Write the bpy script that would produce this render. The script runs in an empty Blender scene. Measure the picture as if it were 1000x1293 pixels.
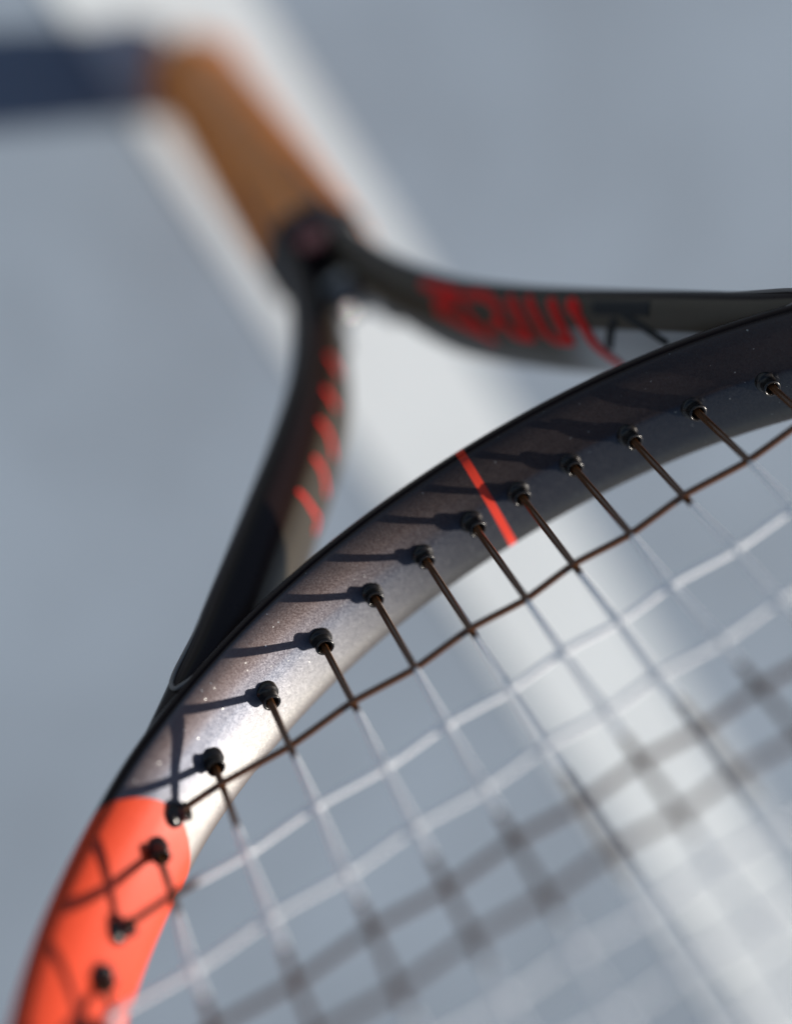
import bpy, bmesh, math, random
import numpy as np
from mathutils import Matrix, Vector

# ------------------------------------------------------------------ frame of reference
# Racket coordinates (millimetres): x across the head, y from the bridge towards the tip,
# z out of the string bed.  The racket stands on its butt on the court and leans.
CAM_R = np.array([[-0.8488920998738713, 0.3180895337882879, -0.42213890044164254],
                  [0.5284545166760375, 0.49433757716378823, -0.6901928597200433],
                  [-0.01086400370144655, -0.8089804746087419, -0.587735114762926]])
CAM_C = np.array([20.714184184278405, 269.4047416509318, 207.30375877867337])
F_PX = 2177.495
TILT_A, TILT_B = 0.63, 0.05
UP = TILT_A * CAM_R[0] + TILT_B * CAM_R[1] - math.sqrt(1 - TILT_A ** 2 - TILT_B ** 2) * CAM_R[2]
SUN = np.array([-1.0, 0.72, -0.71]); SUN /= np.linalg.norm(SUN)     # towards the sun
WY = SUN - SUN.dot(UP) * UP; WY /= np.linalg.norm(WY)              # world +Y lies under the sun
WX = np.cross(WY, UP)
BUTT = np.array([-5.2, -283.0, 0.0])                               # centre of the butt end
BUTT_R = 15.6
AX_END = np.array([0.02, 1.0, 0.0]); AX_END /= np.linalg.norm(AX_END)
DROP = BUTT_R * math.sqrt(max(0.0, 1 - UP.dot(AX_END) ** 2))
ROT = np.array([WX, WY, UP])
ORIGIN = -ROT @ BUTT * 0.001 + np.array([0, 0, DROP * 0.001])
ROOT_M = Matrix([[*ROT[i], ORIGIN[i]] for i in range(3)] + [[0, 0, 0, 1]])

def to_world(p):
    return Vector(ROT @ np.asarray(p, float) * 0.001 + ORIGIN)

scene = bpy.context.scene
col = scene.collection

# ------------------------------------------------------------------ camera
cam_data = bpy.data.cameras.new('camera')
cam = bpy.data.objects.new('camera', cam_data); col.objects.link(cam)
cam_data.sensor_fit = 'VERTICAL'; cam_data.sensor_height = 36.0; cam_data.sensor_width = 36.0 * 1000 / 1293
cam_data.lens = F_PX / 1293 * 36.0
cam_data.clip_start = 0.01; cam_data.clip_end = 400.0
rr, dd, vv = ROT @ CAM_R[0], ROT @ CAM_R[1], ROT @ CAM_R[2]
loc = to_world(CAM_C)
cam.matrix_world = Matrix([[rr[i], -dd[i], -vv[i], loc[i]] for i in range(3)] + [[0, 0, 0, 1]])
cam_data.dof.use_dof = True
cam_data.dof.focus_distance = 0.330
cam_data.dof.aperture_fstop = 2.25
cam_data.dof.aperture_blades = 0
scene.camera = cam

# ------------------------------------------------------------------ sky, sun, exposure
SUN_EL = math.asin(SUN.dot(UP))
world = bpy.data.worlds.new('World'); scene.world = world; world.use_nodes = True
wn = world.node_tree; wn.nodes.clear()
sky = wn.nodes.new('ShaderNodeTexSky'); sky.sky_type = 'NISHITA'; sky.sun_disc = False
sky.sun_elevation = SUN_EL; sky.sun_rotation = 0.0; sky.air_density = 1.0; sky.dust_density = 1.0; sky.altitude = 50
bg = wn.nodes.new('ShaderNodeBackground'); bg.inputs['Strength'].default_value = 0.068
wo = wn.nodes.new('ShaderNodeOutputWorld')
wn.links.new(sky.outputs[0], bg.inputs[0]); wn.links.new(bg.outputs[0], wo.inputs[0])
sun_data = bpy.data.lights.new('sun', 'SUN'); sun_data.energy = 5.0; sun_data.angle = math.radians(0.6)
sun_data.color = (1.0, 0.93, 0.83)
sun = bpy.data.objects.new('sun', sun_data); col.objects.link(sun)
sdir = Vector(ROT @ SUN)
sun.rotation_euler = sdir.to_track_quat('Z', 'Y').to_euler(); sun.location = sdir * 3
vs = scene.view_settings
vs.view_transform = 'Standard'; vs.look = 'None'; vs.gamma = 1.0; vs.exposure = 0.12; vs.use_curve_mapping = False
scene.cycles.use_denoising = True
scene.cycles.max_bounces = 8

# ------------------------------------------------------------------ node helpers
class NT:
    def __init__(self, name):
        self.m = bpy.data.materials.new(name); self.m.use_nodes = True
        self.t = self.m.node_tree; self.t.nodes.clear()
        self.out = self.n('ShaderNodeOutputMaterial'); self.p = self.n('ShaderNodeBsdfPrincipled')
        self.l(self.p.outputs[0], self.out.inputs[0])
    def n(self, t, **k):
        x = self.t.nodes.new(t)
        for a, b in k.items(): setattr(x, a, b)
        return x
    def l(self, a, b): self.t.links.new(a, b)
    def put(self, sock, v):
        if hasattr(v, 'links') or hasattr(v, 'is_output'): self.l(v, sock)
        else: sock.default_value = v
    def math(self, op, a, b=0.0, c=0.0, clamp=False):
        x = self.n('ShaderNodeMath', operation=op, use_clamp=clamp)
        for i, v in enumerate((a, b, c)): self.put(x.inputs[i], v)
        return x.outputs[0]
    def step(self, v, a, b):                      # smooth 0..1 between a and b
        x = self.n('ShaderNodeMapRange', interpolation_type='SMOOTHSTEP')
        self.put(x.inputs['Value'], v)
        lo, hi, o0, o1 = (a, b, 0.0, 1.0) if a < b else (b, a, 1.0, 0.0)
        x.inputs['From Min'].default_value = lo; x.inputs['From Max'].default_value = hi
        x.inputs['To Min'].default_value = o0; x.inputs['To Max'].default_value = o1
        return x.outputs['Result']
    def mix(self, f, a, b):
        x = self.n('ShaderNodeMix', data_type='RGBA')
        self.put(x.inputs[0], f); self.put(x.inputs[6], a); self.put(x.inputs[7], b)
        return x.outputs[2]
    def mixf(self, f, a, b):
        x = self.n('ShaderNodeMix', data_type='FLOAT')
        self.put(x.inputs[0], f); self.put(x.inputs[2], a); self.put(x.inputs[3], b)
        return x.outputs[0]
    def noise(self, vec, scale, detail=4, rough=.55, dim='3D'):
        x = self.n('ShaderNodeTexNoise'); x.inputs['Scale'].default_value = scale
        x.inputs['Detail'].default_value = detail; x.inputs['Roughness'].default_value = rough
        self.l(vec, x.inputs['Vector']); return x.outputs[0]
    def coord(self, which='Object'):
        return self.n('ShaderNodeTexCoord').outputs[which]
    def bump(self, h, strength, dist):
        x = self.n('ShaderNodeBump'); x.inputs['Strength'].default_value = strength; x.inputs['Distance'].default_value = dist
        self.l(h, x.inputs['Height']); self.l(x.outputs[0], self.p.inputs['Normal']); return x
    def set(self, **k):
        for a, b in k.items(): self.put(self.p.inputs[a.replace('_', ' ')], b)

def rgba(r, g, b): return (r, g, b, 1.0)

# pearl paint: metallic flake with a colour that drifts with the viewing angle (brown at a slant)
def pearl(nt, co):
    lw = nt.n('ShaderNodeLayerWeight'); lw.inputs['Blend'].default_value = 0.5
    c = nt.n('ShaderNodeValToRGB'); nt.l(lw.outputs['Facing'], c.inputs[0])
    el = c.color_ramp.elements
    el[0].position = 0.0; el[0].color = rgba(.155, .112, .10)
    el[1].position = 1.0; el[1].color = rgba(.12, .085, .07)
    for p_, c_ in ((.06, (.145, .106, .10)), (.15, (.084, .092, .12)), (.22, (.118, .12, .138)), (.32, (.19, .184, .178)), (.6, (.15, .13, .12))):
        e = el.new(p_); e.color = rgba(*c_)
    v = nt.n('ShaderNodeTexVoronoi'); v.inputs['Scale'].default_value = 4200; nt.l(co, v.inputs['Vector'])
    sep = nt.n('ShaderNodeSeparateColor'); nt.l(v.outputs['Color'], sep.inputs[0])
    flake = nt.math('GREATER_THAN', sep.outputs[0], .9985)              # the few flakes that catch the light
    grain = nt.math('MULTIPLY', sep.outputs[1], .3)
    colr = nt.mix(grain, c.outputs[0], rgba(.2, .2, .21)); colr = nt.mix(flake, colr, rgba(.6, .6, .58))
    return colr, v, flake

def flake_normal(nt, v, amount):
    g = nt.n('ShaderNodeNewGeometry')
    s = nt.n('ShaderNodeVectorMath', operation='SUBTRACT'); nt.l(v.outputs['Color'], s.inputs[0]); s.inputs[1].default_value = (.5, .5, .5)
    m = nt.n('ShaderNodeVectorMath', operation='SCALE'); nt.l(s.outputs[0], m.inputs[0]); nt.put(m.inputs['Scale'], amount)
    a = nt.n('ShaderNodeVectorMath', operation='ADD'); nt.l(g.outputs['Normal'], a.inputs[0]); nt.l(m.outputs[0], a.inputs[1])
    no = nt.n('ShaderNodeVectorMath', operation='NORMALIZE'); nt.l(a.outputs[0], no.inputs[0])
    return no.outputs[0]

def paint_material(name, kind, front=13.2, silver=1.0, tone=1.0):
    nt = NT(name); co = nt.coord('Object')
    uv = nt.n('ShaderNodeUVMap', uv_map='UVMap'); s = nt.n('ShaderNodeSeparateXYZ'); nt.l(uv.outputs[0], s.inputs[0])
    u = nt.math('MULTIPLY', s.outputs[0], 1000.0); v = nt.math('MULTIPLY', s.outputs[1], 1000.0)   # back to mm
    pc, vor, sep = pearl(nt, co)
    dark = rgba(.018, .0095, .008)
    av = nt.math('ABSOLUTE', v)
    if kind == 'hoop':
        inner = nt.step(av, 12.6, 11.4)
        fade = nt.mixf(nt.step(u, -6, 70), .5, 1.55)                   # lighter towards the +u coral band
        fs = nt.n('ShaderNodeVectorMath', operation='SCALE'); nt.l(pc, fs.inputs[0]); nt.l(fade, fs.inputs['Scale'])
        colr = nt.mix(inner, dark, fs.outputs[0]); metal = nt.math('MULTIPLY', inner, .92)
        rough = nt.mixf(inner, .3, nt.mixf(nt.step(u, -16, 62), .43, .57))
        au = nt.math('ABSOLUTE', u)
        # red centre stripe
        w = nt.math('ABSOLUTE', nt.math('SUBTRACT', u, .3))
        st = nt.math('MULTIPLY', nt.step(w, .9, .82), nt.step(av, 15.2, 15.0))
        # coral block with a rounded end, both sides of the head
        e = nt.math('SUBTRACT', v, .5); e2 = nt.math('MULTIPLY', e, e)
        edge = nt.math('MULTIPLY_ADD', e2, .042, 87.0)
        ob = nt.math('MULTIPLY', nt.step(nt.math('SUBTRACT', au, edge), -.06, .06), nt.step(au, 158.1, 158.0))
        colr = nt.mix(st, colr, rgba(.75, .045, .018)); colr = nt.mix(ob, colr, nt.mix(nt.noise(co, 260, 5, .7), rgba(.70, .058, .018), rgba(.82, .082, .026)))
        flat = nt.math('MAXIMUM', st, ob)
        metal = nt.math('MULTIPLY', metal, nt.math('SUBTRACT', 1.0, flat)); rough = nt.mixf(flat, rough, .42)
    else:                                                         # throat arms
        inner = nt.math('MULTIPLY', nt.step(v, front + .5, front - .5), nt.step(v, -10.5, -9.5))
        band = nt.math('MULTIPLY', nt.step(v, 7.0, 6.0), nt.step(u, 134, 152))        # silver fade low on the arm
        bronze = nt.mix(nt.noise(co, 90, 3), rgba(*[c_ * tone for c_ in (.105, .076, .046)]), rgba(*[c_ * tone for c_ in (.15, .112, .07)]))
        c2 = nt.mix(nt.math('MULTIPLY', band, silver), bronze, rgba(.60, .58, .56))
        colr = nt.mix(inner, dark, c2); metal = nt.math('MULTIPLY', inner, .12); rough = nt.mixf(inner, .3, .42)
        nt.p.inputs['Coat Weight'].default_value = .2; nt.p.inputs['Coat Roughness'].default_value = .06
    scuff = nt.noise(co, 900, 3)
    rough2 = nt.math('MULTIPLY_ADD', nt.math('SUBTRACT', scuff, .5), .16, rough)
    nt.set(Base_Color=colr, Metallic=metal, Roughness=rough2)
    nt.put(nt.p.inputs['Specular IOR Level'], nt.mixf(inner, .13, .45))
    # flakes tilt the normal a little, only in the metallic paint
    fn = flake_normal(nt, vor, nt.mixf(sep, .12, .45))
    g = nt.n('ShaderNodeNewGeometry')
    mx = nt.n('ShaderNodeMix', data_type='VECTOR'); nt.l(metal, mx.inputs[0]); nt.l(g.outputs['Normal'], mx.inputs[4]); nt.l(fn, mx.inputs[5])
    nt.l(mx.outputs[1], nt.p.inputs['Normal'])
    return nt.m

def plain(name, c, rough=.4, metal=0.0, spec=.5, noise_scale=None, var=.25, bump=None):
    nt = NT(name); co = nt.coord('Object')
    if noise_scale:
        f = nt.noise(co, noise_scale)
        d = tuple(x * (1 - var) for x in c); e = tuple(min(1, x * (1 + var)) for x in c)
        nt.set(Base_Color=nt.mix(f, rgba(*d), rgba(*e)))
        if bump: nt.bump(f, bump[0], bump[1])
    else: nt.set(Base_Color=rgba(*c))
    nt.set(Roughness=rough, Metallic=metal); nt.p.inputs['Specular IOR Level'].default_value = spec
    return nt.m

M = {}
M['hoop'] = paint_material('pearl_hoop_paint', 'hoop')
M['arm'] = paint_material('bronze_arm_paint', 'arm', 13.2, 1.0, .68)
M['arm_shaded'] = paint_material('shaded_arm_paint', 'arm', 5.6, .0, .36)  # left arm: same paint with its shade put into tone and dark front
M['web'] = plain('throat_lacquer', (.014, .01, .011), .3, noise_scale=400, var=.2)
for n_ in M['web'].node_tree.nodes:
    if n_.type == 'BSDF_PRINCIPLED': n_.inputs['Coat Weight'].default_value = 1.0; n_.inputs['Coat Roughness'].default_value = .05; n_.inputs['Coat IOR'].default_value = 2.6
M['emblem'] = plain('dark_red_print', (.22, .02, .03), .4, noise_scale=500, var=.1)
M['dark'] = plain('dark_satin_paint', (.014, .008, .008), .34, spec=.12, noise_scale=400, var=.2)
M['ridge'] = plain('highlit_ridge_paint', (.20, .17, .15), .3, spec=.7)  # pale colour paints the highlight along the lip crest
M['grommet'] = plain('black_nylon', (.014, .012, .011), .26, noise_scale=1500, var=.3)
M['red'] = plain('red_print', (.86, .02, .014), .5, spec=.25, noise_scale=500, var=.1)
M['black'] = plain('black_print', (.006, .006, .007), .45, noise_scale=500, var=.2)
M['leather'] = plain('tan_leather', (.84, .225, .012), .5, noise_scale=220, var=.25, bump=(.4, .0004))
M['butt'] = plain('butt_cap_plastic', (.02, .018, .018), .4, noise_scale=300, var=.2)

def string_material():
    nt = NT('brown_string_with_white_ink'); co = nt.coord('Object')
    s = nt.n('ShaderNodeSeparateXYZ'); nt.l(co, s.inputs[0])
    y = nt.math('MULTIPLY', s.outputs[1], 1000.0)
    nz = nt.noise(co, 350, 3); y = nt.math('MULTIPLY_ADD', nt.math('SUBTRACT', nz, .5), 2.0, y)
    def bar(a, b): return nt.math('MULTIPLY', nt.step(y, a - .5, a + .5), nt.step(y, b + .5, b - .5))
    xm = nt.math('MULTIPLY', s.outputs[0], 1000.0); x2 = nt.math('MULTIPLY', xm, xm)
    off = nt.math('SUBTRACT', y, nt.math('MULTIPLY', x2, .0042))                  # the stencil stops short of the frame
    ink = nt.math('ADD', bar(30.5, 71), bar(96, 138), clamp=True)
    ink = nt.math('MULTIPLY', ink, nt.step(off, 18.5, 20.5))
    g = nt.n('ShaderNodeNewGeometry')
    tr = nt.n('ShaderNodeVectorTransform', vector_type='NORMAL', convert_from='WORLD', convert_to='OBJECT'); nt.l(g.outputs['Normal'], tr.inputs[0])
    ns = nt.n('ShaderNodeSeparateXYZ'); nt.l(tr.outputs[0], ns.inputs[0])
    ink = nt.math('MULTIPLY', ink, nt.step(ns.outputs[2], -1.2, -.9))
    ink = nt.math('MULTIPLY', ink, nt.step(nt.noise(co, 1600, 4), .2, .3))
    nt.set(Base_Color=nt.mix(ink, rgba(.11, .046, .019), rgba(.95, .96, .97)), Roughness=nt.mixf(ink, .17, .5))
    nt.p.inputs['IOR'].default_value = 1.55
    nt.put(nt.p.inputs['Subsurface Weight'], nt.math('MULTIPLY', ink, .5))       # light soaks through the whitened string
    nt.p.inputs['Subsurface Radius'].default_value = (1.0, 1.0, 1.0); nt.p.inputs['Subsurface Scale'].default_value = .0011
    return nt.m
M['string'] = string_material()

def court_material(name, c, var):
    nt = NT(name); co = nt.coord('Object')
    a = nt.noise(co, 9, 5, .6); b = nt.noise(co, 700, 3)
    f = nt.mixf(.35, nt.step(a, .3, .7), b)
    nt.set(Base_Color=nt.mix(f, rgba(*[x * (1 - var) for x in c]), rgba(*[x * (1 + var) for x in c])), Roughness=.85)
    nt.bump(b, .5, .0006)
    return nt.m
M['court'] = court_material('grey_acrylic_court', (.160, .202, .255), .18)
M['line'] = court_material('white_line_paint', (.46, .50, .53), .07)

# ------------------------------------------------------------------ mesh helpers
def link_mesh(name, verts, faces, mat, parent=None, smooth=True, uvs=None, scale=0.001):
    me = bpy.data.meshes.new(name)
    me.from_pydata([tuple(c * scale for c in v) for v in verts], [], faces)
    if smooth: me.polygons.foreach_set('use_smooth', [True] * len(me.polygons))
    if uvs is not None:
        lay = me.uv_layers.new(name='UVMap')
        for poly in me.polygons:
            for li, k in zip(poly.loop_indices, poly.vertices):
                pass
        flat = []
        for uvf in uvs:
            for uu, vq in uvf: flat += [uu * scale, vq * scale]
        lay.data.foreach_set('uv', flat)
    me.materials.append(mat); me.update()
    o = bpy.data.objects.new(name, me); col.objects.link(o)
    if parent is not None: o.parent = parent
    return o

def catmull(pts, step=1.2, closed=False):
    P = np.array(pts, float); n = len(P)
    out = []
    rng = range(n if closed else n - 1)
    for i in rng:
        if closed: p0, p1, p2, p3 = P[(i - 1) % n], P[i], P[(i + 1) % n], P[(i + 2) % n]
        else:
            p1, p2 = P[i], P[i + 1]
            p0 = P[i - 1] if i > 0 else 2 * p1 - p2
            p3 = P[i + 2] if i + 2 < n else 2 * p2 - p1
        # centripetal parametrisation
        t0 = 0.; t1 = t0 + np.linalg.norm(p1 - p0) ** .5; t2 = t1 + np.linalg.norm(p2 - p1) ** .5; t3 = t2 + np.linalg.norm(p3 - p2) ** .5
        m = max(2, int(np.linalg.norm(p2 - p1) / step))
        for k in range(m):
            t = t1 + (t2 - t1) * k / m
            a1 = (t1 - t) / (t1 - t0) * p0 + (t - t0) / (t1 - t0) * p1
            a2 = (t2 - t) / (t2 - t1) * p1 + (t - t1) / (t2 - t1) * p2
            a3 = (t3 - t) / (t3 - t2) * p2 + (t - t2) / (t3 - t2) * p3
            b1 = (t2 - t) / (t2 - t0) * a1 + (t - t0) / (t2 - t0) * a2
            b2 = (t3 - t) / (t3 - t1) * a2 + (t - t1) / (t3 - t1) * a3
            out.append((t2 - t) / (t2 - t1) * b1 + (t - t1) / (t2 - t1) * b2)
    if not closed: out.append(P[-1])
    return np.array(out)

def smooth_closed(P, it=2):
    for _ in range(it): P = .25 * np.roll(P, 1, 0) + .5 * P + .25 * np.roll(P, -1, 0)
    return P

def arclen(P, closed=False):
    d = np.linalg.norm(np.diff(P, axis=0), axis=1)
    return np.r_[0, np.cumsum(d)]

def tangents(P, closed=False):
    if closed: t = np.roll(P, -1, 0) - np.roll(P, 1, 0)
    else: t = np.gradient(P, axis=0)
    return t / np.linalg.norm(t, axis=1)[:, None]

def tube(path, rad, seg=10, cap=True):
    """round tube along a 3-D polyline"""
    P = np.array(path, float); T = tangents(P)
    up = np.array([0, 0, 1.]); verts = []; faces = []
    for p, t in zip(P, T):
        a = np.cross(t, up); a /= np.linalg.norm(a); b = np.cross(a, t)
        for k in range(seg):
            q = 2 * math.pi * k / seg
            verts.append(p + rad * (math.cos(q) * a + math.sin(q) * b))
    for i in range(len(P) - 1):
        for k in range(seg):
            faces.append((i * seg + k, i * seg + (k + 1) % seg, (i + 1) * seg + (k + 1) % seg, (i + 1) * seg + k))
    if cap:
        faces.append(tuple(range(seg))[::-1]); faces.append(tuple((len(P) - 1) * seg + k for k in range(seg)))
    return verts, faces

# ------------------------------------------------------------------ setting: court and painted line
def ground_hit(u, v):
    q = CAM_R.T @ np.array([(u - 500) / F_PX, (v - 646.5) / F_PX, 1.0])
    dw = ROT @ q; o = np.array(to_world(CAM_C))
    return o - dw * o[2] / dw[2]
ground = link_mesh('court', [(-150, -150, 0), (150, -150, 0), (150, 150, 0), (-150, 150, 0)], [(0, 1, 2, 3)], M['court'], smooth=False, scale=1)
ground['kind'] = 'structure'
# the line: real straight strip of paint, 66 mm wide, 1.5 mm above the court
a0, a1 = ground_hit(266, 104), ground_hit(742, 846)
ld = (a1 - a0); ld /= np.linalg.norm(ld); ln = np.array([-ld[1], ld[0], 0]); HALF = 0.0335
lv = []
for t, s in ((-6, -1), (9, -1), (9, 1), (-6, 1)):
    p = a0 + ld * t + ln * HALF * s; lv.append((p[0], p[1], 0.0015))
line = link_mesh('court_line', lv, [(0, 1, 2, 3)], M['line'], smooth=False, scale=1)
if line.data.polygons[0].normal.z < 0: line.data.flip_normals()
line['kind'] = 'structure'

# ------------------------------------------------------------------ the racket
racket = bpy.data.objects.new('tennis_racket', None); col.objects.link(racket)
racket.matrix_world = ROOT_M
racket.empty_display_size = 0.05
racket['label'] = 'dark tennis racket with coral bands and tan leather grip standing on a grey court'
racket['category'] = 'tennis racket'

def by(x): return 3.33e-3 * x * x + 1.397e-7 * x ** 4
# inner edge of the head: half of it, from the bridge centre to the tip
half_in = [(x, by(x)) for x in (0, 12, 24, 36, 48, 60, 70, 78.5)] + [(87.3, 34.4), (96.0, 44.6), (103.6, 56.0), (111, 73), (117.5, 100), (121, 135), (120.5, 175), (114, 220), (101, 261), (82, 294), (56, 317), (28, 328.5), (0, 332)]
full_in = [(-x, y) for x, y in half_in[::-1]][:-1] + half_in[:-1]      # tip -> right -> bridge -> left
IN = smooth_closed(catmull(full_in, 1.1, True), 12)
k0 = int(np.argmin(np.abs(IN[:, 0]) + (IN[:, 1] > 100) * 1e3))
IN = np.roll(IN, -k0, 0)                                               # start at bridge centre, run towards +x (left in the photo)
TN = tangents(IN, True); NIN = np.c_[-TN[:, 1], TN[:, 0]]               # towards the inside of the head
seglen = np.linalg.norm(np.roll(IN, -1, 0) - IN, axis=1); S_IN = np.r_[0, np.cumsum(seglen)]; LTOT = S_IN[-1]

def section(pts, per=4):
    return catmull(pts, 1e9 if per is None else 0.9, True)

# (r towards inside, z): inner face with a soft crease above the grommet row
BR = [(-1.1, -11.2), (-.25, -8.5), (0, -4), (.05, -.5), (-.05, 1.6), (-.65, 3.2), (-1.7, 6.2), (-2.7, 8.9), (-3.7, 10.6), (-4.5, 11.15), (-4.95, 11.05), (-5.4, 11.45), (-6.8, 11.2),
      (-8.5, 9.6), (-9.8, 5), (-10.2, 0), (-9.9, -5), (-8.9, -10), (-7, -12.2), (-4.4, -12.6), (-2.3, -12.3)]
BS = list(BR); BS[3:12] = [(-.02, -.5), (-.25, 1.6), (-.6, 3.4), (-1.35, 6.3), (-2.45, 8.9), (-3.6, 10.6), (-4.5, 11.15), (-4.95, 11.05), (-5.4, 11.45)]
def dense(Q, m=6):                                                     # same number of points for both shapes
    Q = np.array(Q, float); n = len(Q); o = []
    for i in range(n):
        p0, p1, p2, p3 = Q[i - 1], Q[i], Q[(i + 1) % n], Q[(i + 2) % n]
        for k in range(m):
            t = k / m
            o.append(.5 * (2 * p1 + (p2 - p0) * t + (2 * p0 - 5 * p1 + 4 * p2 - p3) * t * t + (3 * p1 - 3 * p2 + p3 - p0) * t ** 3))
    return np.array(o)
SEC = dense(BR); SEC2 = dense(BS)
per = np.r_[0, np.cumsum(np.linalg.norm(np.roll(SEC, -1, 0) - SEC, axis=1))]
iz = int(np.argmin(np.abs(SEC[:, 1]) + (SEC[:, 0] < -3) * 1e3))
VP = per[:-1] - per[iz]; PER = per[-1]
VP = (VP + PER / 2) % PER - PER / 2                                    # 0 on the grommet row, + towards the front

def sweep_uv(P, N, S, prof_fn, V, closed, L=None):
    n, m = len(P), len(V); verts = []
    for i in range(n):
        pr = prof_fn(i)
        for r, z in pr: verts.append((P[i, 0] + N[i, 0] * r, P[i, 1] + N[i, 1] * r, z))
    faces, uvs = [], []
    for i in range(n if closed else n - 1):
        j = (i + 1) % n
        for k in range(m):
            l = (k + 1) % m
            faces.append((i * m + k, i * m + l, j * m + l, j * m + k))
            v0, v1 = V[k], V[l]
            if v1 < v0 - 10: v1 = v0 + .7
            u0, u1 = S[i], S[i + 1]
            if L is not None:
                if u0 > L / 2: u0 -= L; u1 -= L
            uvs.append(((u0, v0), (u0, v1), (u1, v1), (u1, v0)))
    return verts, faces, uvs

def hoop_sec(i):                                                       # the crease fades out along the bridge
    t = min(1.0, max(0.0, (IN[i, 0] + 28) / 46)); t = t * t * (3 - 2 * t)
    return SEC * (1 - t) + SEC2 * t
hv, hf, hu = sweep_uv(IN, NIN, S_IN, hoop_sec, VP, True, LTOT)
hoop = link_mesh('head_hoop', hv, hf, M['hoop'], racket, uvs=hu)
if hoop.data.polygons[0].normal.dot(Vector((0, 1, 0))) < -.5: hoop.data.flip_normals()

def bend(x, y): return x + 0.02 * min(0.0, y + 30)
arm_c = [(5.2, -168), (5.3, -140), (5.9, -122), (8.2, -102), (12.4, -82), (18.6, -65), (28.3, -47.5), (37, -34.3), (52, -12.8), (65.2, 5.2), (76, 16.0), (85, 24.0), (92, 31.5)]
AS = [(-2.6, -8.2), (-1.1, -4.5), (-.3, -.5), (-.35, 2.5), (-1.1, 5.2), (-2.3, 7.8), (-3.7, 9.9), (-5.2, 11.0), (-7.0, 11.2), (-8.8, 10.4), (-9.9, 8.2), (-10.4, 4), (-10.4, -2), (-10.0, -6.5), (-8.8, -9.8), (-6.8, -10.9), (-4.6, -10.2)]
ASEC = catmull(AS, 0.8, True) + np.array([5.25, 0])
aper = np.r_[0, np.cumsum(np.linalg.norm(np.roll(ASEC, -1, 0) - ASEC, axis=1))]
ia = int(np.argmin(np.abs(ASEC[:, 1]) + (ASEC[:, 0] < 0) * 1e3))
AV = (aper[:-1] - aper[ia] + aper[-1] / 2) % aper[-1] - aper[-1] / 2
arms = {}
for sgn in (1, -1):
    pts = [(bend(x * sgn, y), y) for x, y in arm_c]
    P = catmull(pts, 1.2); P = np.r_[P[:1], .25 * P[:-2] + .5 * P[1:-1] + .25 * P[2:], P[-1:]]
    T = tangents(P); N = np.c_[-T[:, 1], T[:, 0]] * sgn
    S = arclen(P)
    q = np.clip((S - (S[-1] - 34)) / 34, 0, 1); TAP = np.c_[1 - .55 * q, 1 - .22 * q][:, None, :]
    def arm_sec(i, P=P, TAP=TAP):
        t = min(1.0, max(0.0, (P[i, 1] + 96) / 30)); t = t * t * (3 - 2 * t)
        sec = ASEC * TAP[i]; sec[:, 1] = np.where(sec[:, 1] < 0, sec[:, 1] * (.52 + .48 * t), sec[:, 1])   # shallower towards the fork
        return sec
    v_, f_, u_ = sweep_uv(P, N, S, arm_sec, AV, False)
    nn, mm = len(P), len(AV)
    f_.append(tuple(range(mm))); f_.append(tuple((nn - 1) * mm + k for k in range(mm)))
    u_ += [[(0, 30)] * mm, [(0, 30)] * mm]
    a = link_mesh('throat_arm', v_, f_, M['arm' if sgn < 0 else 'arm_shaded'], racket, uvs=u_)
    if sgn < 0: a.data.flip_normals()
    arms[sgn] = (a, P, N, S)
bpy.context.view_layer.update()
for o in (hoop, arms[1][0], arms[-1][0]):
    bm = bmesh.new(); bm.from_mesh(o.data); bmesh.ops.recalc_face_normals(bm, faces=bm.faces); bm.to_mesh(o.data); bm.free()

# ---- shaft, grip, butt
def loft(name, rings, mat, parent, smooth=True, cap=True):
    m = len(rings[0]); verts = [p for r in rings for p in r]; faces = []
    for i in range(len(rings) - 1):
        for k in range(m): faces.append((i * m + k, i * m + (k + 1) % m, (i + 1) * m + (k + 1) % m, (i + 1) * m + k))
    if cap: faces.append(tuple(range(m))[::-1]); faces.append(tuple((len(rings) - 1) * m + k for k in range(m)))
    o = link_mesh(name, verts, faces, mat, parent, smooth)
    bm = bmesh.new(); bm.from_mesh(o.data); bmesh.ops.recalc_face_normals(bm, faces=bm.faces); bm.to_mesh(o.data); bm.free()
    return o
def oct_ring(y, wx, wz, n=48, e=5.0):
    cx = bend(0, y); r = []
    for k in range(n):
        q = 2 * math.pi * k / n; c, s = math.cos(q), math.sin(q)
        # octagon-like rounded section
        rad = 1 / max(abs(c), abs(s), (abs(c) + abs(s)) / 1.36)
        rad2 = 1 / (abs(c) ** e + abs(s) ** e) ** (1 / e)
        rad = .75 * rad + .25 * min(rad, rad2)
        r.append((cx + wx * rad * c, y, wz * rad * s))
    return r
loft('shaft', [oct_ring(y, a, b) for y, a, b in ((-172, 10.6, 10.6), (-150, 10.4, 10.8), (-132, 9.6, 10.6), (-122, 8.2, 9.8), (-114, 6.2, 8.6), (-109, 3.5, 6.5))], M['dark'], racket)
rings = []
GR0, GR1 = -274.0, -128.0
for i in range(140):
    y = GR0 + (GR1 - GR0) * i / 139
    ring = []
    for k, p in enumerate(oct_ring(y, 14.6, 13.2)):
        ph = ((y - GR0) / 21.0 + k / 48.0) % 1.0                       # spiral overlap of the leather strip
        g = 1 - .045 * math.exp(-((min(ph, 1 - ph)) / .05) ** 2) + .012 * ph
        cx = bend(0, y); ring.append((cx + (p[0] - cx) * g, y, p[2] * g))
    rings.append(ring)
loft('grip', rings, M['leather'], racket)
loft('grip_collar', [oct_ring(y, a, a * .95) for y, a in ((-131, 14.4), (-130.5, 14.7), (-126.5, 14.2), (-125.5, 12.6))], M['butt'], racket)
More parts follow.
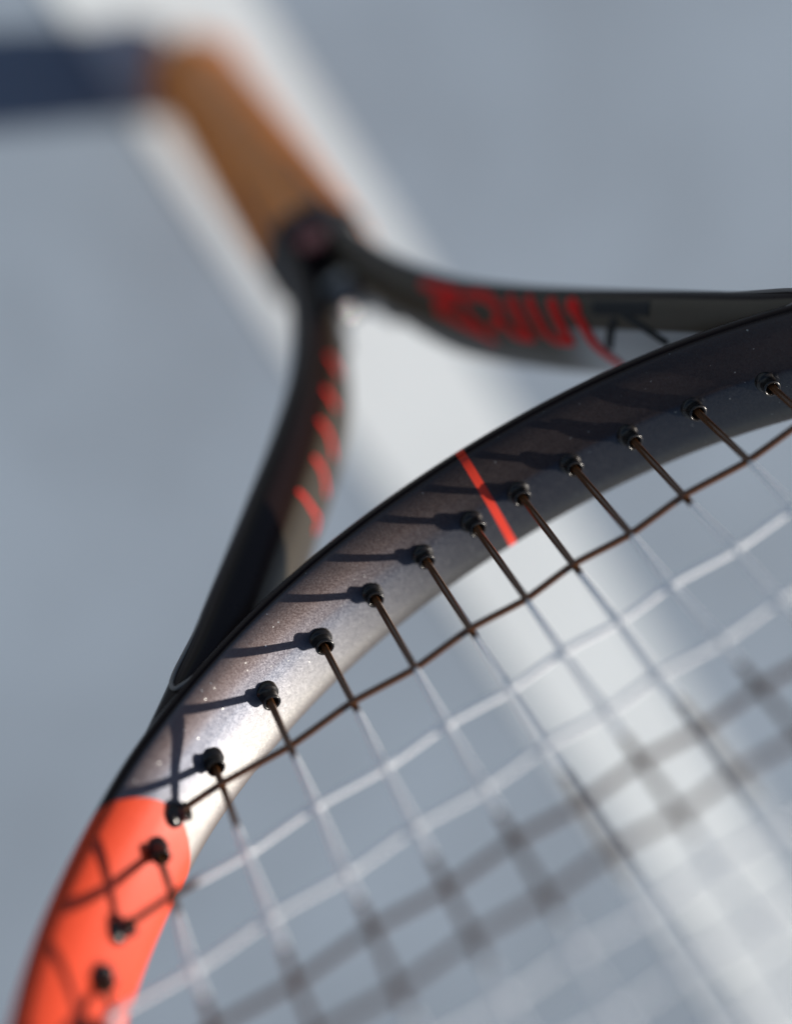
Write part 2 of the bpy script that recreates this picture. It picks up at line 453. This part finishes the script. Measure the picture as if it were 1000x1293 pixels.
loft('butt_cap', [oct_ring(y, a, a * .96) for y, a in ((-283, 14.2), (-282.2, 15.2), (-279.5, 15.6), (-275, 15.1), (-271, 14.5))], M['leather'], racket)

# ---- strings
s0, gq = 10.884, .03404
def mx(k):
    a = abs(k); return math.copysign(s0 * (a + gq * (a * a - .25)), k)
mains = [mx(k + .5) for k in range(-8, 8)]
crosses = [28.0, 46.4, 63.5, 77.8, 90.2] + [90.2 + 12.6 * i for i in range(1, 17)]
half_y = np.array([p for p in IN if p[0] >= 0])
def head_y(x, top):
    x = abs(x); best = None
    P = [p for p in IN if p[0] >= 0]
    c = [p for p in P if (p[1] > 165) == top]
    c = sorted(c, key=lambda p: abs(p[0] - x))[:2]
    (x0, y0), (x1, y1) = c
    return y0 if x0 == x1 else y0 + (x - x0) / (x1 - x0) * (y1 - y0)
def head_x(y):
    P = sorted([p for p in IN if p[0] >= 20], key=lambda p: abs(p[1] - y))[:2]
    (x0, y0), (x1, y1) = P
    return x0 + (y - y0) / (y1 - y0) * (x1 - x0)
R_STR = 0.71
def weave_path(fixed, ends, knots, sign, along_y):
    a, b = ends; zs = [(a, 0.0)] + [(k, sg * .56) for k, sg in knots] + [(b, 0.0)]
    out = []
    for (p, za), (q, zb) in zip(zs[:-1], zs[1:]):
        m = max(4, int((q - p) / 1.6))
        for i in range(m):
            t = i / m; s = .7 * t + .3 * t * t * (3 - 2 * t); z = za + (zb - za) * s
            out.append((fixed, p + (q - p) * t, z) if along_y else (p + (q - p) * t, fixed, z))
    out.append((fixed, b, 0) if along_y else (b, fixed, 0))
    return out
for i, x in enumerate(mains):
    y0, y1 = head_y(x, False), head_y(x, True)
    kn = [(c, 1 if (i + j) % 2 == 0 else -1) for j, c in enumerate(crosses) if abs(x) < head_x(c) - 2 and y0 + 3 < c < y1 - 3]
    v_, f_ = tube(weave_path(x, (y0 - 4, y1 + 4), kn, 1, True), R_STR, 10)
    link_mesh('main_string', v_, f_, M['string'], racket)
for j, c in enumerate(crosses):
    xe = head_x(c)
    kn = [(x, -1 if (i + j) % 2 == 0 else 1) for i, x in enumerate(mains) if abs(x) < xe - 2]
    v_, f_ = tube(weave_path(c, (-xe - 4, xe + 4), kn, 1, False), R_STR, 10)
    link_mesh('cross_string', v_, f_, M['string'], racket)

# ---- grommets: short flared nylon sleeves, one for each string end
def grommet_mesh():
    prof = [(2.3, -1.0), (2.3, .22), (2.18, .42), (1.82, .55), (1.72, .8), (1.68, 2.3), (1.8, 2.5), (1.82, 2.72), (1.7, 2.88), (1.45, 2.9), (1.28, 2.75), (1.2, 2.3), (1.12, 1.0), (1.12, -.8)]
    n = 28; verts, faces = [], []
    for r, h in prof:
        for k in range(n):
            q = 2 * math.pi * k / n; verts.append((r * math.cos(q) * .001, r * math.sin(q) * .001, h * .001))
    for i in range(len(prof) - 1):
        for k in range(n): faces.append((i * n + k, i * n + (k + 1) % n, (i + 1) * n + (k + 1) % n, (i + 1) * n + k))
    me = bpy.data.meshes.new('grommet'); me.from_pydata(verts, [], faces)
    me.polygons.foreach_set('use_smooth', [True] * len(me.polygons)); me.materials.append(M['grommet']); return me
GM = grommet_mesh()
rng = random.Random(4)
def add_grommet(x, y, dx, dy):
    o = bpy.data.objects.new('grommet', GM); col.objects.link(o); o.parent = racket
    zax = Vector((dx + rng.uniform(-.12, .08), dy + rng.uniform(-.08, .08), rng.uniform(-.12, .1))).normalized()
    q = zax.to_track_quat('Z', 'Y'); o.matrix_local = Matrix.Translation(Vector((x, y, 0)) * .001) @ q.to_matrix().to_4x4() @ Matrix.Rotation(rng.uniform(0, 6.28), 4, 'Z') @ Matrix.Diagonal((rng.uniform(.94, 1.06), rng.uniform(.94, 1.06), rng.uniform(.82, 1.12), 1))
def inner_normal(x, y):
    i = int(np.argmin((IN[:, 0] - x) ** 2 + (IN[:, 1] - y) ** 2)); return NIN[i]
for x in mains:
    for top in (False, True):
        y = head_y(x, top); n = inner_normal(x, y); d = np.array([0, -1.0 if top else 1.0]) * .75 + n * .25
        add_grommet(x, y, *d)
for c in crosses:
    for s in (1, -1):
        x = s * head_x(c); n = inner_normal(x, c); d = np.array([-s, 0]) * .6 + n * .4
        add_grommet(x, c, *d)

# ---- throat web: the smooth crotch where the two arms meet
web_in = [(5.6, -91), (4.5, -96), (3.3, -100.6), (0, -103.6), (-3.3, -100.6), (-4.5, -96), (-5.6, -91)]
WP = catmull([(bend(x, y), y) for x, y in web_in], .5); WT = tangents(WP); WN = np.c_[WT[:, 1], -WT[:, 0]]
WSEC = catmull([(-.5, -6.4), (-.02, -5.2), (0, -2.5), (0, -.5), (-.05, 1.6), (-.9, 3.6), (-2.4, 4.6), (-4.5, 4.8), (-5, 0), (-4.5, -6.8), (-2.0, -7.0)], .8, True)
if WN[len(WN) // 2, 1] < 0: WN = -WN
wv, wf, wu = sweep_uv(WP, WN, arclen(WP), lambda i: WSEC, np.zeros(len(WSEC)), False)
web = link_mesh('throat_web', wv, wf, M['web'], racket)
bm = bmesh.new(); bm.from_mesh(web.data); bmesh.ops.recalc_face_normals(bm, faces=bm.faces); bm.to_mesh(web.data); bm.free()
em = []; efc = []
for k in range(24):
    q = 2 * math.pi * k / 24
    for rr_, zz in ((1, 10.75), (1, 11.35), (.8, 11.6)): em.append((-2.3 + 4.2 * rr_ * math.cos(q), -118 + 5.6 * rr_ * math.sin(q), zz))
for k in range(24):
    l = (k + 1) % 24
    for j in range(2): efc.append((k * 3 + j, l * 3 + j, l * 3 + j + 1, k * 3 + j + 1))
efc.append(tuple(k * 3 + 2 for k in range(24)))
e_ = link_mesh('emblem', em, efc, M['emblem'], racket, smooth=False); e_['label'] = 'dark red oval emblem where the arms meet'

# ---- raised lip round the front panel of each arm
lip = [(56.0, 6.6), (62.6, 8.8), (68.4, 10.2), (70.2, 10.0), (70.4, 8.4), (69.2, 6.2), (66.0, 2.2), (58.5, -7.4)]
for sgn in (1, -1):
    Q = catmull([(x * sgn, y) for x, y in lip], .8)
    zz = [10.45 + .75 * math.exp(-((i / len(Q) - .5) / .3) ** 2) for i in range(len(Q))]
    v_, f_ = tube([(p[0], p[1], z) for p, z in zip(Q, zz)], .5, 8)
    link_mesh('panel_lip', v_, f_, M['ridge'], racket)

# ---- lettering printed on the inner faces of the arms
VS = np.argsort(AV); AVs = AV[VS]; ASs = ASEC[VS]
def arm_surface(sgn, s_, v_, lift):
    _, P, N, S = arms[sgn]
    p = np.array([np.interp(s_, S, P[:, 0]), np.interp(s_, S, P[:, 1])]); n = np.array([np.interp(s_, S, N[:, 0]), np.interp(s_, S, N[:, 1])]); n /= np.linalg.norm(n)
    q = np.array([np.interp(v_, AVs, ASs[:, 0]), np.interp(v_, AVs, ASs[:, 1])])
    d = np.array([np.interp(v_ + .4, AVs, ASs[:, 0]) - np.interp(v_ - .4, AVs, ASs[:, 0]), np.interp(v_ + .4, AVs, ASs[:, 1]) - np.interp(v_ - .4, AVs, ASs[:, 1])])
    nn = np.array([d[1], -d[0]]); nn /= np.linalg.norm(nn)
    if nn[0] < 0 and abs(nn[0]) > .3: nn = -nn
    q = q + nn * lift
    return (p[0] + n[0] * q[0], p[1] + n[1] * q[0], q[1])
def ribbon(sgn, pts, width, mat, name, square=False, lift=.13):
    Q = catmull(pts, .5) if len(pts) > 1 else np.array(pts)
    T = tangents(Q); B = np.c_[-T[:, 1], T[:, 0]]; m = 5
    rows = []
    def row(c, t, b, hw): rows.append([c + b * hw * (2 * k / (m - 1) - 1) for k in range(m)])
    h = width / 2
    caps = [(-1.0, .03), (-.85, .5), (-.5, .86)] if not square else [(-1, 1.0)]
    for o, w in caps: row(Q[0] + T[0] * h * o * (0 if square else 1), T[0], B[0], h * w)
    for c, t, b in zip(Q, T, B): row(c, t, b, h)
    for o, w in caps[::-1]: row(Q[-1] - T[-1] * h * o * (0 if square else 1), T[-1], B[-1], h * w)
    verts = [arm_surface(sgn, a, min(b, 13.2), lift) for r_ in rows for a, b in r_]
    n = len(rows); faces = [(i * m + k, i * m + k + 1, (i + 1) * m + k + 1, (i + 1) * m + k) for i in range(n - 1) for k in range(m - 1)]
    o = link_mesh(name, verts, faces, mat, arms[sgn][0])
    o.modifiers.new('thickness', 'SOLIDIFY').thickness = .00006
    return o
RED = [([(98.6, 12.2), (103.9, 12.2), (110.0, 11.2), (107.3, 9.4), (103.6, 9.4)], 2.6), ([(112.8, 11.6), (118.2, 11.9), (121.6, 10.2), (122.6, 7.3), (120.1, 5.3)], 2.2),
       ([(103.7, 7.3), (110.0, 5.3), (115.2, 3.4), (119.0, 1.6)], 2.1), ([(112.0, 9.0), (114.1, 6.5), (116.5, 4.5)], 1.7),
       ([(125.9, 11.6), (128.3, 8.1), (130.0, 3.6)], 2.4), ([(130.9, 11.9), (133.1, 8.3), (134.6, 5.2)], 2.2), ([(137.1, 11.6), (139.1, 7.4), (140.8, 3.4)], 2.4),
       ([(124.2, 5.7), (127.3, 3.6), (130.7, 3.4)], 1.9), ([(134.9, 5.0), (137.1, 3.4), (140.9, 3.2)], 1.9),
       ([(142.4, 11.4), (143.2, 10.5)], 3.3), ([(143.8, 9.2), (145.1, 7.1), (146.7, 3.7), (148.6, .6), (150.6, -2.2)], 2.2)]
for i, (p, w) in enumerate(RED): ribbon(-1, p, w * .98, M['red'], 'letter_stroke', lift=.12 + .012 * i)
for i, (p, w) in enumerate([([(147.3, 11.0), (161.5, 11.2)], 2.9), ([(155.2, 9.9), (159.6, 7.4), (164.4, 4.3)], 1.6), ([(152.7, 8.3), (151.7, 6.2), (150.4, 2.7)], 1.9)]):
    ribbon(-1, p, w, M['black'], 'black_mark', square=(i == 0), lift=.1 + .012 * i)
for i, (p, w) in enumerate([([(138.6, 7.6), (138.9, 2.6), (138.4, -1.4), (141.2, -2.2)], 1.7), ([(127.6, 6.7), (128.6, 2.7), (130.9, -1.0)], 1.9), ([(117.1, 8.3), (118.6, 4.5), (121.2, 1.0)], 1.9),
                            ([(107.1, 9.0), (109.5, 5.0)], 1.9), ([(95.0, 9.1), (98.5, 5.5)], 1.8)]):
    ribbon(1, [(a, b - 2.2) for a, b in p], w * .6, M['red'], 'letter_stroke', lift=.12)
